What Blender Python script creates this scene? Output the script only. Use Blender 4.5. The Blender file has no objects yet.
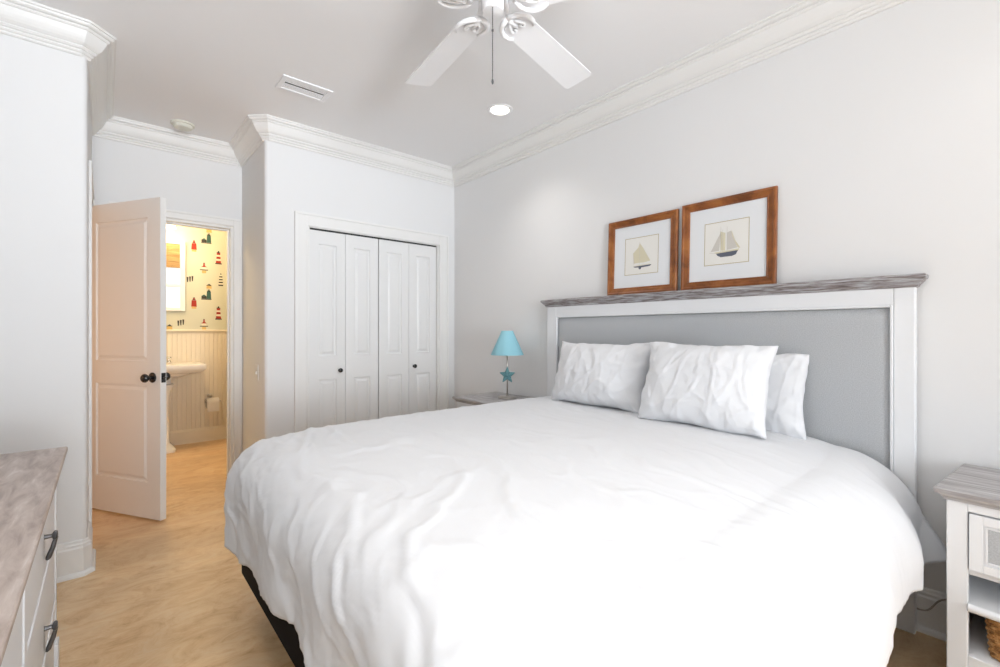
import bpy, bmesh, math, random
from mathutils import Vector, Matrix, noise
random.seed(7)
C = bpy.context.scene
COL = C.collection
# ---------------------------------------------------------------- camera
H = 1.185; FPX = 457.0; V0 = 331.5; YAW = math.radians(40.874)
cd = bpy.data.cameras.new('camera'); cam = bpy.data.objects.new('camera', cd); COL.objects.link(cam)
cam.location = (0, 0, H); cam.rotation_euler = (math.pi/2, 0, -YAW)
cd.sensor_width = 36; cd.lens = FPX/1000*36; cd.shift_y = (V0-333.5)/1000; cd.clip_start = .02
C.camera = cam
# ---------------------------------------------------------------- world and light
w = bpy.data.worlds.new('world'); C.world = w; w.use_nodes = True
bgn = w.node_tree.nodes['Background']; bgn.inputs[0].default_value = (.93, .965, 1, 1); bgn.inputs[1].default_value = 1.5
C.view_settings.view_transform = 'Standard'; C.view_settings.look = 'None'
C.view_settings.gamma = 1; C.view_settings.use_curve_mapping = False
C.view_settings.exposure = 0.22

def area(name, loc, rot, sx, sy, power, color, spread=180, aim=None):
    l = bpy.data.lights.new(name, 'AREA'); l.shape = 'RECTANGLE'; l.size = sx; l.size_y = sy
    l.energy = power; l.color = color; l.spread = math.radians(spread)
    o = bpy.data.objects.new(name, l); o.location = loc; o.rotation_euler = rot; COL.objects.link(o)
    if aim: o.rotation_euler = (Vector(aim)-Vector(loc)).to_track_quat('-Z', 'Y').to_euler()
    return o
def point(name, loc, power, color, r=.04):
    l = bpy.data.lights.new(name, 'POINT'); l.energy = power; l.color = color; l.shadow_soft_size = r
    o = bpy.data.objects.new(name, l); o.location = loc; COL.objects.link(o); return o
PI = math.pi
XW, YC, XO, YB, XS, YL, XL, YR = 2.46, 3.49, .848, 4.20, -.064, 3.02, -.64, -3.2
ZC = 2.66
# daylight through the two windows behind the camera plus an added fill beam
DAY = (.89, .94, 1)
area('window_daylight_and_fill', (.15, YR-.30, 1.35), (PI/2, 0, 0), 1.4, 2.1, 54, DAY)
area('window_daylight_and_fill', (1.72, YR-.30, 1.35), (PI/2, 0, 0), 1.4, 2.1, 6, DAY)
area('window_daylight_and_fill', (.15, YR-.34, 1.25), (0, 0, 0), 1.4, 2.1, 38, DAY, 62, (.8, 2.4, 2.9))   # added narrow fill beam, aimed up to brighten the far ceiling

# ---------------------------------------------------------------- helpers
def link(o, parent=None):
    COL.objects.link(o)
    if parent: o.parent = parent
    return o
def obj(name, bm, mats, parent=None, smooth=False, bevel=0, seg=2, angle=35):
    bmesh.ops.recalc_face_normals(bm, faces=bm.faces)
    me = bpy.data.meshes.new(name); bm.to_mesh(me); bm.free()
    if not isinstance(mats, (list, tuple)): mats = [mats]
    for m in mats: me.materials.append(m)
    o = bpy.data.objects.new(name, me)
    if smooth:
        for p in me.polygons: p.use_smooth = True
    link(o)
    if parent:
        o.parent = parent
        # meshes are written in world space; the parent empties carry only a location
        off = Vector((0, 0, 0)); q = parent
        while q: off += q.location; q = q.parent
        o.location = -off
    if bevel:
        b = o.modifiers.new('bevel', 'BEVEL'); b.width = bevel; b.segments = seg; b.limit_method = 'ANGLE'; b.angle_limit = math.radians(angle)
        b.harden_normals = False
    if smooth == 'auto' or bevel:
        for p in me.polygons: p.use_smooth = True
        me.set_sharp_from_angle(angle=math.radians(40)) if hasattr(me, 'set_sharp_from_angle') else None
        if bevel:
            wn = o.modifiers.new('wn', 'WEIGHTED_NORMAL'); wn.keep_sharp = True
    return o
def root(name, label, cat, loc, group=None, kind=None):
    o = bpy.data.objects.new(name, None); o.location = loc; o.empty_display_size = .1; link(o)
    if kind: o['kind'] = kind
    else:
        o['label'] = label; o['category'] = cat
    if group: o['group'] = group
    return o
def tag(o, label, cat, group=None):
    o['label'] = label; o['category'] = cat
    if group: o['group'] = group
    return o
def struct(o): o['kind'] = 'structure'; return o
def box(bm, x0, x1, y0, y1, z0, z1, mi=0, M=None):
    vs = [bm.verts.new((x, y, z)) for x in (x0, x1) for y in (y0, y1) for z in (z0, z1)]
    if M is not None:
        for v in vs: v.co = M @ v.co
    fs = [(0,1,3,2),(4,6,7,5),(0,4,5,1),(2,3,7,6),(0,2,6,4),(1,5,7,3)]
    out = []
    for f in fs:
        fc = bm.faces.new([vs[i] for i in f]); fc.material_index = mi; out.append(fc)
    return out
def B(*boxes, M=None):
    bm = bmesh.new()
    for b in boxes: box(bm, *b, M=M)
    return bm
def tube(bm, pts, r, n=10, closed=False, caps=True, mi=0):
    pts = [Vector(p) for p in pts]; rs = r if isinstance(r, (list, tuple)) else [r]*len(pts)
    rings = []; up = None
    for i, p in enumerate(pts):
        a = pts[i-1] if (i or closed) else p; b = pts[(i+1) % len(pts)] if (i < len(pts)-1 or closed) else p
        t = (b-a).normalized()
        if up is None:
            up = t.orthogonal().normalized()
        else:
            up = (up-t*up.dot(t)).normalized()
        s = t.cross(up)
        rings.append([bm.verts.new(p+rs[i]*(math.cos(2*PI*k/n)*up+math.sin(2*PI*k/n)*s)) for k in range(n)])
    m = len(rings)
    for i in range(m if closed else m-1):
        A, D = rings[i], rings[(i+1) % m]
        for k in range(n):
            f = bm.faces.new((A[k], A[(k+1) % n], D[(k+1) % n], D[k])); f.material_index = mi
    if caps and not closed:
        for R in (rings[0], rings[-1]):
            f = bm.faces.new(R); f.material_index = mi
def lathe(bm, prof, n=32, M=None, mi=0):
    """prof: list of (r, z); M maps local z axis to the world"""
    M = M or Matrix.Identity(4); rings = []
    for r, z in prof:
        if r < 1e-6: rings.append([bm.verts.new(M @ Vector((0, 0, z)))])
        else: rings.append([bm.verts.new(M @ Vector((r*math.cos(2*PI*k/n), r*math.sin(2*PI*k/n), z))) for k in range(n)])
    for A, D in zip(rings, rings[1:]):
        for k in range(n):
            k2 = (k+1) % n
            if len(A) == 1 and len(D) == 1: continue
            if len(A) == 1: q = (A[0], D[k2], D[k])
            elif len(D) == 1: q = (A[k], A[k2], D[0])
            else: q = (A[k], A[k2], D[k2], D[k])
            f = bm.faces.new(q); f.material_index = mi; f.smooth = True
    for R in (rings[0], rings[-1]):
        if len(R) > 1:
            f = bm.faces.new(R); f.material_index = mi
def prism(bm, pts, M, t, mi=0):
    """polygon pts (x,y) extruded from z=0 to z=t under matrix M"""
    a = [bm.verts.new(M @ Vector((x, y, 0))) for x, y in pts]; b = [bm.verts.new(M @ Vector((x, y, t))) for x, y in pts]
    n = len(pts)
    fs = [bm.faces.new(a[::-1]), bm.faces.new(b)]+[bm.faces.new((a[i], a[(i+1) % n], b[(i+1) % n], b[i])) for i in range(n)]
    for f in fs: f.material_index = mi
def sweep(bm, path, prof, closed=False, z0=0, mi=0):
    """path in plan with the room on the left; prof (distance out from the wall, height)"""
    P = [Vector(p) for p in path]; n = len(P); rings = []
    for i in range(n):
        if closed or 0 < i < n-1:
            t1 = (P[i]-P[i-1]).normalized(); t2 = (P[(i+1) % n]-P[i]).normalized()
        elif i == 0: t1 = t2 = (P[1]-P[0]).normalized()
        else: t1 = t2 = (P[-1]-P[-2]).normalized()
        n1 = Vector((-t1.y, t1.x)); n2 = Vector((-t2.y, t2.x))
        m = (n1+n2); m = m/max(1e-6, m.dot(n1))
        rings.append([bm.verts.new((P[i].x+m.x*d, P[i].y+m.y*d, z0+z)) for d, z in prof])
    k = len(prof)
    for i in range(n if closed else n-1):
        A, D = rings[i], rings[(i+1) % n]
        for j in range(k):
            f = bm.faces.new((A[j], A[(j+1) % k], D[(j+1) % k], D[j])); f.material_index = mi
    if not closed:
        for R in (rings[0], rings[-1]): bm.faces.new(R)

# ---------------------------------------------------------------- materials
def mat(name, color, rough=.5, metal=0, spec=.5, bump=None, **kw):
    m = bpy.data.materials.new(name); m.use_nodes = True; nt = m.node_tree; b = nt.nodes['Principled BSDF']
    b.inputs['Base Color'].default_value = (*color, 1); b.inputs['Roughness'].default_value = rough
    b.inputs['Metallic'].default_value = metal; b.inputs['Specular IOR Level'].default_value = spec
    if bump:
        scale, strength, dist = bump
        tc = nt.nodes.new('ShaderNodeTexCoord'); nz = nt.nodes.new('ShaderNodeTexNoise'); nz.inputs['Scale'].default_value = scale
        nz.inputs['Detail'].default_value = 4
        bp = nt.nodes.new('ShaderNodeBump'); bp.inputs['Strength'].default_value = strength; bp.inputs['Distance'].default_value = dist
        nt.links.new(tc.outputs['Object'], nz.inputs['Vector']); nt.links.new(nz.outputs['Fac'], bp.inputs['Height'])
        nt.links.new(bp.outputs['Normal'], b.inputs['Normal'])
    for k, v in kw.items(): b.inputs[k].default_value = v
    return m
def srgb(r, g, b):
    f = lambda c: (c/255/12.92 if c/255 <= .04045 else ((c/255+.055)/1.055)**2.4)
    return (f(r), f(g), f(b))
def noisemat(name, stops, scale, stretch=(1,1,1), rough=.5, detail=8, dist=0, bump=.2, bdist=.002, rot=0, nrough=.6, weave=None, mix=None):
    m = bpy.data.materials.new(name); m.use_nodes = True; nt = m.node_tree; b = nt.nodes['Principled BSDF']
    L = nt.links.new
    tc = nt.nodes.new('ShaderNodeTexCoord'); mp = nt.nodes.new('ShaderNodeMapping')
    mp.inputs['Scale'].default_value = stretch; mp.inputs['Rotation'].default_value = (0, 0, rot)
    nz = nt.nodes.new('ShaderNodeTexNoise'); nz.inputs['Scale'].default_value = scale; nz.inputs['Detail'].default_value = detail
    nz.inputs['Roughness'].default_value = nrough; nz.inputs['Distortion'].default_value = dist
    cr = nt.nodes.new('ShaderNodeValToRGB'); e = cr.color_ramp.elements
    while len(e) < len(stops): e.new(.5)
    for el, (p, c) in zip(e, stops): el.position = p; el.color = (*c, 1)
    L(tc.outputs['Object'], mp.inputs['Vector']); L(mp.outputs['Vector'], nz.inputs['Vector']); L(nz.outputs['Fac'], cr.inputs['Fac'])
    out = cr.outputs['Color']
    if mix:      # a second, broader mottling multiplied in
        sc2, lo, st2 = mix
        mp2 = nt.nodes.new('ShaderNodeMapping'); mp2.inputs['Scale'].default_value = st2; mp2.inputs['Rotation'].default_value = (0, 0, rot)
        n2 = nt.nodes.new('ShaderNodeTexNoise'); n2.inputs['Scale'].default_value = sc2; n2.inputs['Detail'].default_value = 5
        n2.inputs['Distortion'].default_value = 1.2
        r2 = nt.nodes.new('ShaderNodeValToRGB'); r2.color_ramp.elements[0].position = .35; r2.color_ramp.elements[1].position = .65
        r2.color_ramp.elements[0].color = (*lo, 1); r2.color_ramp.elements[1].color = (1, 1, 1, 1)
        mx = nt.nodes.new('ShaderNodeMixRGB'); mx.blend_type = 'MULTIPLY'; mx.inputs['Fac'].default_value = 1
        L(tc.outputs['Object'], mp2.inputs['Vector']); L(mp2.outputs['Vector'], n2.inputs['Vector']); L(n2.outputs['Fac'], r2.inputs['Fac'])
        L(out, mx.inputs['Color1']); L(r2.outputs['Color'], mx.inputs['Color2']); out = mx.outputs['Color']
    L(out, b.inputs['Base Color']); b.inputs['Roughness'].default_value = rough
    if bump:
        bp = nt.nodes.new('ShaderNodeBump'); bp.inputs['Strength'].default_value = bump; bp.inputs['Distance'].default_value = bdist
        L(nz.outputs['Fac'], bp.inputs['Height']); L(bp.outputs['Normal'], b.inputs['Normal'])
    return m
M_WALL = mat('wall_paint', (.81, .81, .81), .75, spec=.25, bump=(90, .05, .002))
M_CEIL = mat('ceiling_paint', (.93, .93, .935), .8, spec=.2, bump=(90, .05, .002))
M_TRIM = mat('trim_paint', (.85, .845, .83), .38, spec=.4)
M_DOOR = mat('door_paint', (.83, .82, .80), .42, spec=.4)
M_CLOS = mat('closet_door_paint', (.82, .82, .815), .4, spec=.4, bump=(60, .06, .002))
M_FLOOR = noisemat('stained_concrete', [(.31, srgb(206,164,114)), (.42, srgb(230,192,144)), (.55, srgb(242,210,166)), (.75, srgb(244,222,192))],
                   5.5, (1, 1.9, 1), .36, 12, 1.3, .15, .002, rot=.5, nrough=.76, mix=(1.5, (.84, .80, .76), (1, 1.6, 1)))
M_WHITE = mat('white_furniture_paint', (.84, .855, .875), .42, spec=.4)
M_GREYWOOD = noisemat('weathered_grey_wood', [(.3, srgb(136,132,132)), (.45, srgb(166,162,162)), (.6, srgb(190,188,188)), (.75, srgb(218,217,218))],
                      7, (12, .8, 9), .55, 10, .3, .3, .002)
M_DRESSTOP = noisemat('whitewashed_wood_top', [(.28, srgb(140,124,116)), (.45, srgb(170,155,146)), (.6, srgb(190,177,169)), (.78, srgb(222,216,212))],
                      7, (5, 1, 5), .45, 10, .5, .3, .0015, rot=-.5)
M_CAPWOOD = noisemat('headboard_cap_wood', [(.3, srgb(88,78,76)), (.43, srgb(132,122,120)), (.56, srgb(172,170,172)), (.72, srgb(205,206,210))],
                     11, (6, 1, 14), .6, 10, .4, .5, .003)
M_LINEN = noisemat('grey_linen', [(.3, srgb(172,175,178)), (.7, srgb(196,199,202))], 260, (1, 1, 1), .95, 3, 0, .5, .001)
M_COTTON = mat('white_cotton', (.80, .812, .835), .85, spec=.2, bump=(420, .08, .001))
M_BLACK = mat('black_fabric', (.012, .011, .012), .9, spec=.1, bump=(300, .3, .001))
M_BLKMET = mat('black_metal', (.012, .012, .013), .22, 0, .7)
M_IRON = mat('dark_pewter', (.15, .15, .155), .35, .8)
M_CHROME = mat('chrome', (.75, .75, .76), .15, 1)
M_NICKEL = mat('brushed_nickel', (.55, .52, .49), .3, 1)
M_FRAME = noisemat('walnut_frame', [(.3, srgb(104,56,20)), (.5, srgb(142,82,36)), (.72, srgb(176,112,56))], 26, (1, .35, .35), .35, 8, .6, .1, .001)
M_MAT = mat('mat_board', (.80, .82, .84), .9, spec=.1)
M_PAPER = mat('cream_paper', (.83, .82, .78), .9, spec=.1)
M_GOLD = mat('mat_gold_line', srgb(176,160,112), .8)
M_SAILG = mat('sail_grey_ink', srgb(206,202,194), .9)
M_SAILY = mat('sail_cream_ink', srgb(218,211,184), .9)
M_INK = mat('dark_ink', srgb(96,100,112), .9)
M_SHADE = mat('aqua_lampshade', srgb(156,210,224), .85, spec=.2, bump=(300, .2, .001))
M_STAR = noisemat('teal_star_paint', [(.3, srgb(66,112,120)), (.7, srgb(112,160,166))], 60, (1,1,1), .7, 4, 0, .4, .001)
M_FAN = mat('fan_white', (.93, .935, .95), .4, spec=.4)
M_PORC = mat('porcelain', (.85, .83, .80), .12, spec=.6)
M_BATHW = mat('bead_board_paint', (.80, .72, .58), .45, spec=.4)
M_WPAPER = mat('wallpaper_ground', srgb(208,208,190), .85, spec=.2)
M_WGREEN = mat('wallpaper_teal', srgb(60,96,90), .85)
M_WRED = mat('wallpaper_red', srgb(160,50,40), .85)
M_WDARK = mat('wallpaper_dark', srgb(64,62,58), .85)
M_WTAN = mat('wallpaper_tan', srgb(206,176,112), .85)
M_WWHITE = mat('wallpaper_white', srgb(232,226,205), .85)
M_PLASTIC = mat('ivory_plastic', (.76, .75, .66), .5)
M_VDARK = mat('vent_dark', (.01, .01, .01), .9)
M_TISSUE = mat('toilet_tissue', (.80, .77, .72), .95, spec=.1)
M_BASKET = noisemat('woven_seagrass', [(.3, srgb(120,76,36)), (.5, srgb(186,134,78)), (.75, srgb(226,184,128))], 60, (1, 1, 1), .8, 4, 0, .6, .003)
M_CORD = mat('grey_cord', srgb(170,162,156), .6)
M_SHADEW = noisemat('woven_blind', [(.35, srgb(140,110,70)), (.65, srgb(190,160,112))], 30, (.2, .2, 6), .8, 5, 0, .5, .002)
M_GASKET = mat('shadow_gap_track', (.03, .03, .03), .6)
def emis(name, col, s):
    m = bpy.data.materials.new(name); m.use_nodes = True; b = m.node_tree.nodes['Principled BSDF']
    b.inputs['Base Color'].default_value = (*col, 1); b.inputs['Emission Color'].default_value = (*col, 1); b.inputs['Emission Strength'].default_value = s; return m
M_BULB = emis('lamp_glass_warm', (1, .86, .66), 2.5)
M_CAN = emis('downlight_lens', (1, .93, .80), 7)
M_GLASS = mat('window_glass', (1, 1, 1), .02, **{'Transmission Weight': 1.0, 'IOR': 1.01})
M_PGLASS = mat('picture_glass', (1, 1, 1), .03, **{'Transmission Weight': 1.0, 'IOR': 1.05})

# ---------------------------------------------------------------- room shell
T = .12
def wall(name, *boxes, m=M_WALL, bevel=0):
    return struct(obj(name, B(*boxes), m, bevel=bevel, seg=4))
BY = 5.84; BX = 1.075; BL = -.75           # bathroom back wall, right wall, left wall
bm = B((-1.75, XW+T, YR-T, BY+T, -.12, 0)); struct(obj('floor', bm, M_FLOOR))
bm = B((-1.75, XW+T, YR-T, BY+T, ZC, ZC+.12)); struct(obj('ceiling', bm, M_CEIL))
wall('wall_right', (XW, XW+T, YR-T, YC+T, 0, ZC))
# closet wall with the wide bifold opening
OX0, OX1, OZ = 1.140, 2.286, 1.962
wall('wall_back', (XO+.12, OX0, YC, YC+T, 0, ZC), (OX1, XW, YC, YC+T, 0, ZC), (OX0, OX1, YC, YC+T, OZ, ZC))
# side of the closet bump, facing the alcove, with its bullnose corner
bm = bmesh.new(); r = .022; pts = [(XO, YB), (XO, YC+r)]
for k in range(1, 7):
    a = PI+k/6*PI/2; pts.append((XO+r+r*math.cos(a), YC+r+r*math.sin(a)))
pts += [(XO+.12, YC), (XO+.12, YB)]
prism(bm, pts, Matrix.Identity(4), ZC); o = struct(obj('wall_closet_side', bm, M_WALL))
for p in o.data.polygons: p.use_smooth = True
o.data.set_sharp_from_angle(angle=math.radians(30))
# bathroom door wall
DX0, DX1, DZ = .02, .784, 2.030
wall('wall_alcove', (XS, DX0, YB, YB+T, 0, ZC), (DX1, XW+T, YB, YB+T, 0, ZC), (DX0, DX1, YB, YB+T, DZ, ZC))
# wall left of the alcove: a doorway in its side, bullnose at the corner
SY0, SY1, SZ = 3.37, 4.14, 2.03
bm = bmesh.new(); pts = [(XS, SY0), (XS-T, SY0), (XS-T, YL+T), (XL, YL+T), (XL, YL), (XS-r, YL)]
for k in range(1, 7):
    a = -PI/2+k/6*PI/2; pts.append((XS-r+r*math.cos(a), YL+r+r*math.sin(a)))
prism(bm, pts, Matrix.Identity(4), ZC)
o = struct(obj('wall_entry', bm, M_WALL))
for p in o.data.polygons: p.use_smooth = True
o.data.set_sharp_from_angle(angle=math.radians(30))
wall('wall_entry_side', (XS-T, XS, SY1, YB, 0, ZC), (XS-T, XS, SY0, SY1, SZ, ZC))
wall('wall_hall', (-1.75, -1.63, YL, YB+T, 0, ZC), (-1.63, XL, YL, YL+T, 0, ZC), (-1.63, XS-T, YB, YB+T, 0, ZC))
WL = (-2.6, -.9)  # wall opening for the added fill window
wall('wall_left', (XL-T, XL, YR-T, WL[0], 0, ZC), (XL-T, XL, WL[1], YL+T, 0, ZC), (XL-T, XL, WL[0], WL[1], 0, .45), (XL-T, XL, WL[0], WL[1], 2.30, ZC))
# rear wall with two windows behind the camera
WZ0, WZ1 = .45, 2.30; WA = (-.45, .75); WB2 = (1.12, 2.32)
wall('wall_front', (XL, WA[0], YR-T, YR, 0, ZC), (WA[1], WB2[0], YR-T, YR, 0, ZC), (WB2[1], XW, YR-T, YR, 0, ZC),
     (WA[0], WA[1], YR-T, YR, 0, WZ0), (WB2[0], WB2[1], YR-T, YR, 0, WZ0), (WA[0], WA[1], YR-T, YR, WZ1, ZC), (WB2[0], WB2[1], YR-T, YR, WZ1, ZC))
for i, (a, b) in enumerate((WA, WB2)):
    wr = root('window_%d' % (i+1), '', '', ((a+b)/2, YR, WZ0), kind='structure')
    y = YR
    obj('window_frame', B((a-.08, a, y, y+.02, WZ0-.08, WZ1+.09), (b, b+.08, y, y+.02, WZ0-.08, WZ1+.09), (a, b, y, y+.02, WZ1, WZ1+.09),
        (a, a+.04, y-.09, y-.05, WZ0, WZ1), (b-.04, b, y-.09, y-.05, WZ0, WZ1), (a+.04, b-.04, y-.09, y-.05, WZ0, WZ0+.05), (a+.04, b-.04, y-.09, y-.05, WZ1-.05, WZ1),
        (a+.04, b-.04, y-.09, y-.05, 1.36, 1.40)), M_TRIM, wr)
    obj('window_sill', B((a-.1, b+.1, y-.04, y+.05, WZ0-.03, WZ0)), M_TRIM, wr, bevel=.006)

wr = root('window_4', '', '', (XL, -1.75, WZ0), kind='structure'); a, b = WL  # added unseen window, lets in extra sky light as fill
obj('window_frame', B((XL, XL+.02, a-.08, a, WZ0-.08, WZ1+.09), (XL, XL+.02, b, b+.08, WZ0-.08, WZ1+.09), (XL, XL+.02, a, b, WZ1, WZ1+.09),
    (XL-.09, XL-.05, a, a+.04, WZ0, WZ1), (XL-.09, XL-.05, b-.04, b, WZ0, WZ1), (XL-.09, XL-.05, a+.04, b-.04, WZ0, WZ0+.05), (XL-.09, XL-.05, a+.04, b-.04, WZ1-.05, WZ1), (XL-.09, XL-.05, a+.04, b-.04, 1.36, 1.40)), M_TRIM, wr)
obj('window_sill', B((XL-.04, XL+.05, a-.1, b+.1, WZ0-.03, WZ0)), M_TRIM, wr, bevel=.006)
# crown, one run round the whole ceiling, with small diagonal pieces at the bullnose corners
crown = [(0, 0), (0, -.136), (.009, -.136), (.013, -.131), (.013, -.124), (.020, -.121), (.024, -.115), (.022, -.110), (.030, -.107), (.036, -.100), (.034, -.095),
         (.040, -.092), (.050, -.084), (.058, -.073), (.065, -.060), (.071, -.046), (.075, -.036), (.081, -.035), (.085, -.029), (.083, -.024), (.094, -.022), (.100, -.017), (.102, -.010), (.110, -.009), (.111, 0)]
c = .03
path = [(XW, YR), (XW, YC), (XO+c, YC), (XO, YC+c), (XO, YB), (XS, YB), (XS, YL+c), (XS-c, YL), (XL, YL), (XL, YR)]
bm = bmesh.new(); sweep(bm, path, crown, True, ZC); o = struct(obj('trim_1', bm, M_TRIM))
# baseboards
base = [(0, 0), (.030, 0), (.030, .006), (.028, .014), (.022, .020), (.016, .022), (.016, .135), (.012, .142), (.012, .152), (.007, .158), (.006, .168), (0, .172)]
def baseboard(name, path, m=M_TRIM):
    bm = bmesh.new(); sweep(bm, path, base, False, 0); return struct(obj(name, bm, m))
baseboard('baseboard_right', [(XW, YR+.03), (XW, YC-.03)])
baseboard('baseboard_back', [(XW-.03, YC), (OX1+.10, YC)])
baseboard('baseboard_closet_side', [(OX0-.10, YC), (XO+.02, YC), (XO, YC+.02), (XO, YB-.03)])
baseboard('baseboard_entry', [(XS, SY0-.09), (XS, YL+.02), (XS-.02, YL), (XL, YL)])
baseboard('baseboard_left', [(XL, YL-.03), (XL, YR+.03)])
baseboard('baseboard_front', [(XL+.03, YR), (XW-.03, YR)])
# casings
def casing(name, ax, plane, sgn, a, b, ztop, wd=.088, m=M_TRIM, left=True):
    """flat door casing with a raised outer back band; ax = axis the opening runs along"""
    bm = bmesh.new()
    def bb(u0, u1, z0, z1, d):
        p0, p1 = sorted((plane, plane+sgn*d))
        if ax == 'x': box(bm, u0, u1, p0, p1, z0, z1)
        else: box(bm, p0, p1, u0, u1, z0, z1)
    g = .0
    if left:
        bb(a-wd+.014, a, 0, ztop+wd-.014, .014); bb(a-wd, a-wd+.016, 0, ztop+wd, .023); bb(a-.014, a-.004, 0, ztop+.004, .018)
    bb(b, b+wd-.014, 0, ztop+wd-.014, .014); bb(b+wd-.016, b+wd, 0, ztop+wd, .023); bb(b+.004, b+.014, 0, ztop+.004, .018)
    bb(a, b, ztop, ztop+wd-.014, .0138); bb(a-wd+.016 if left else a, b+wd-.016, ztop+wd-.016, ztop+wd, .0228); bb(a, b, ztop+.004, ztop+.014, .0178)
    return struct(obj(name, bm, m, bevel=.002, seg=2))
casing('trim_2', 'x', YC, -1, OX0, OX1, OZ, .098)
casing('trim_3', 'x', YB, -1, DX0, DX1, DZ, .062, left=False)
casing('trim_4', 'y', XS-.010, 1, SY0, SY1, SZ, .075)
# jambs
struct(obj('trim_5', B((DX1-.018, DX1, YB-.002, YB+T+.002, 0, DZ), (DX0, DX0+.018, YB-.002, YB+T+.002, 0, DZ), (DX0+.018, DX1-.018, YB-.002, YB+T+.002, DZ-.018, DZ),
      (DX1-.030, DX1-.018, YB+.045, YB+.085, 0, DZ-.018), (DX0+.018, DX1-.030, YB+.045, YB+.085, DZ-.030, DZ-.018)), M_TRIM, bevel=.0015))
struct(obj('trim_6', B((XS-T-.002, XS+.002, SY0, SY0+.018, 0, SZ), (XS-T-.002, XS+.002, SY1-.018, SY1, 0, SZ), (XS-T-.002, XS+.002, SY0+.018, SY1-.018, SZ-.018, SZ)), M_TRIM, bevel=.0015))
# closet jambs, black track, box behind
struct(obj('trim_7', B((OX0, OX0+.012, YC, YC+T, 0, OZ), (OX1-.012, OX1, YC, YC+T, 0, OZ), (OX0+.012, OX1-.012, YC, YC+.002, OZ-.004, OZ),), M_TRIM))
struct(obj('trim_8', B((OX0+.012, OX1-.012, YC+.022, YC+.06, OZ-.013, OZ)), M_GASKET))
wall('wall_closet_inner', (XO+.12, XW, YC+.55, YC+.60, 0, ZC))

# ---- panelled door leaf: local x along the width, y thickness, z up
def leaf_mesh(W, Hh, Th, panels, raise_=.007):
    """slab with sunk moulded fields on both faces, built in steps round each panel"""
    bm = bmesh.new()
    xs = sorted({0, W, *[p[0] for p in panels], *[p[1] for p in panels]}); zs = sorted({0, Hh, *[p[2] for p in panels], *[p[3] for p in panels]})
    for side in (0, 1):
        y = 0 if side == 0 else Th; s = 1 if side == 0 else -1
        for i in range(len(xs)-1):
            for j in range(len(zs)-1):
                x0, x1, z0, z1 = xs[i], xs[i+1], zs[j], zs[j+1]
                inp = any(p[0] <= x0+1e-6 and x1 <= p[1]+1e-6 and p[2] <= z0+1e-6 and z1 <= p[3]+1e-6 for p in panels)
                if not inp:
                    bm.faces.new([bm.verts.new((x, y, z)) for x, z in ((x0, z0), (x1, z0), (x1, z1), (x0, z1))])
        for (x0, x1, z0, z1) in panels:
            steps = [(0, 0), (.004, .009), (.012, .010), (.016, .010), (.034, .002), (.036, .002)]
            prev = None
            for ins, dep in steps:
                ring = [bm.verts.new((x, y+s*dep, z)) for x, z in ((x0+ins, z0+ins), (x1-ins, z0+ins), (x1-ins, z1-ins), (x0+ins, z1-ins))]
                if prev:
                    for k in range(4): bm.faces.new((prev[k], prev[(k+1) % 4], ring[(k+1) % 4], ring[k]))
                prev = ring
            bm.faces.new(prev)
    for q in (((0,0,0),(W,0,0),(W,Th,0),(0,Th,0)), ((0,0,Hh),(W,0,Hh),(W,Th,Hh),(0,Th,Hh)), ((0,0,0),(0,Th,0),(0,Th,Hh),(0,0,Hh)), ((W,0,0),(W,Th,0),(W,Th,Hh),(W,0,Hh))):
        bm.faces.new([bm.verts.new(v) for v in q])
    bmesh.ops.remove_doubles(bm, verts=bm.verts, dist=1e-5)
    return bm
def knob_prof(rose=.032, ball=.027, stem=.011, L=.062):
    p = [(0, 0), (rose, 0), (rose, .004), (rose*.8, .009), (stem, .012), (stem, L*.45)]
    for k in range(1, 12):
        a = PI*k/12; p.append((max(stem, ball*math.sin(a)) if k < 3 else ball*math.sin(a), L*.45+(1-math.cos(a))*ball*.72))
    p.append((0, L*.45+2*ball*.72)); return p
# open door by the bathroom: local origin at the free edge corner, local x runs back to the hinge
d0 = Vector((-.3395, .5745, 0)).normalized()
LW = .735; LH = 2.008; free = Vector((.262, 3.520, .012))
nrm = Vector((d0.y, -d0.x, 0))                 # towards the bathroom side
ang = math.atan2(d0.y, d0.x)
dr = bpy.data.objects.new('door_1', None); link(dr); dr['kind'] = 'structure'; dr.location = free; dr.rotation_euler = (0, 0, ang)
def child_local(name, bm, m, parent, smooth=False, bevel=0):
    o = obj(name, bm, m, None, smooth, bevel); o.parent = parent; return o
# local y of the rotated frame points to the camera side: slab lies behind y = 0
bm = leaf_mesh(LW, LH, .036, [(.115, .60, .225, .835), (.115, .60, .985, 1.89)]); bmesh.ops.translate(bm, verts=bm.verts, vec=(0, -.036, 0))
child_local('leaf', bm, M_DOOR, dr)
KZ = .885
for s in (1, -1):
    bm = bmesh.new(); M = Matrix.Translation((.068, 0 if s > 0 else -.036, KZ)) @ Matrix.Rotation(-s*PI/2, 4, 'X')
    lathe(bm, knob_prof(), 28, M); child_local('door_knob', bm, M_BLKMET, dr, smooth='auto')
bm = B((-.0022, .001, -.031, -.006, KZ-.030, KZ+.030)); lathe(bm, [(0, 0), (.009, 0), (.009, .010), (.004, .013), (0, .013)], 12, Matrix.Translation((-.001, -.018, KZ)) @ Matrix.Rotation(-PI/2, 4, 'Y'))
child_local('latch_plate', bm, M_BLKMET, dr)
for z in (.22, 1.0, 1.80):
    bm = bmesh.new(); tube(bm, [(LW+.004, .006, z-.045), (LW+.004, .006, z+.045)], .006, 10); box(bm, LW-.001, LW+.002, -.03, .004, z-.045, z+.045)
    child_local('hinge', bm, M_BLKMET, dr)

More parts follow.
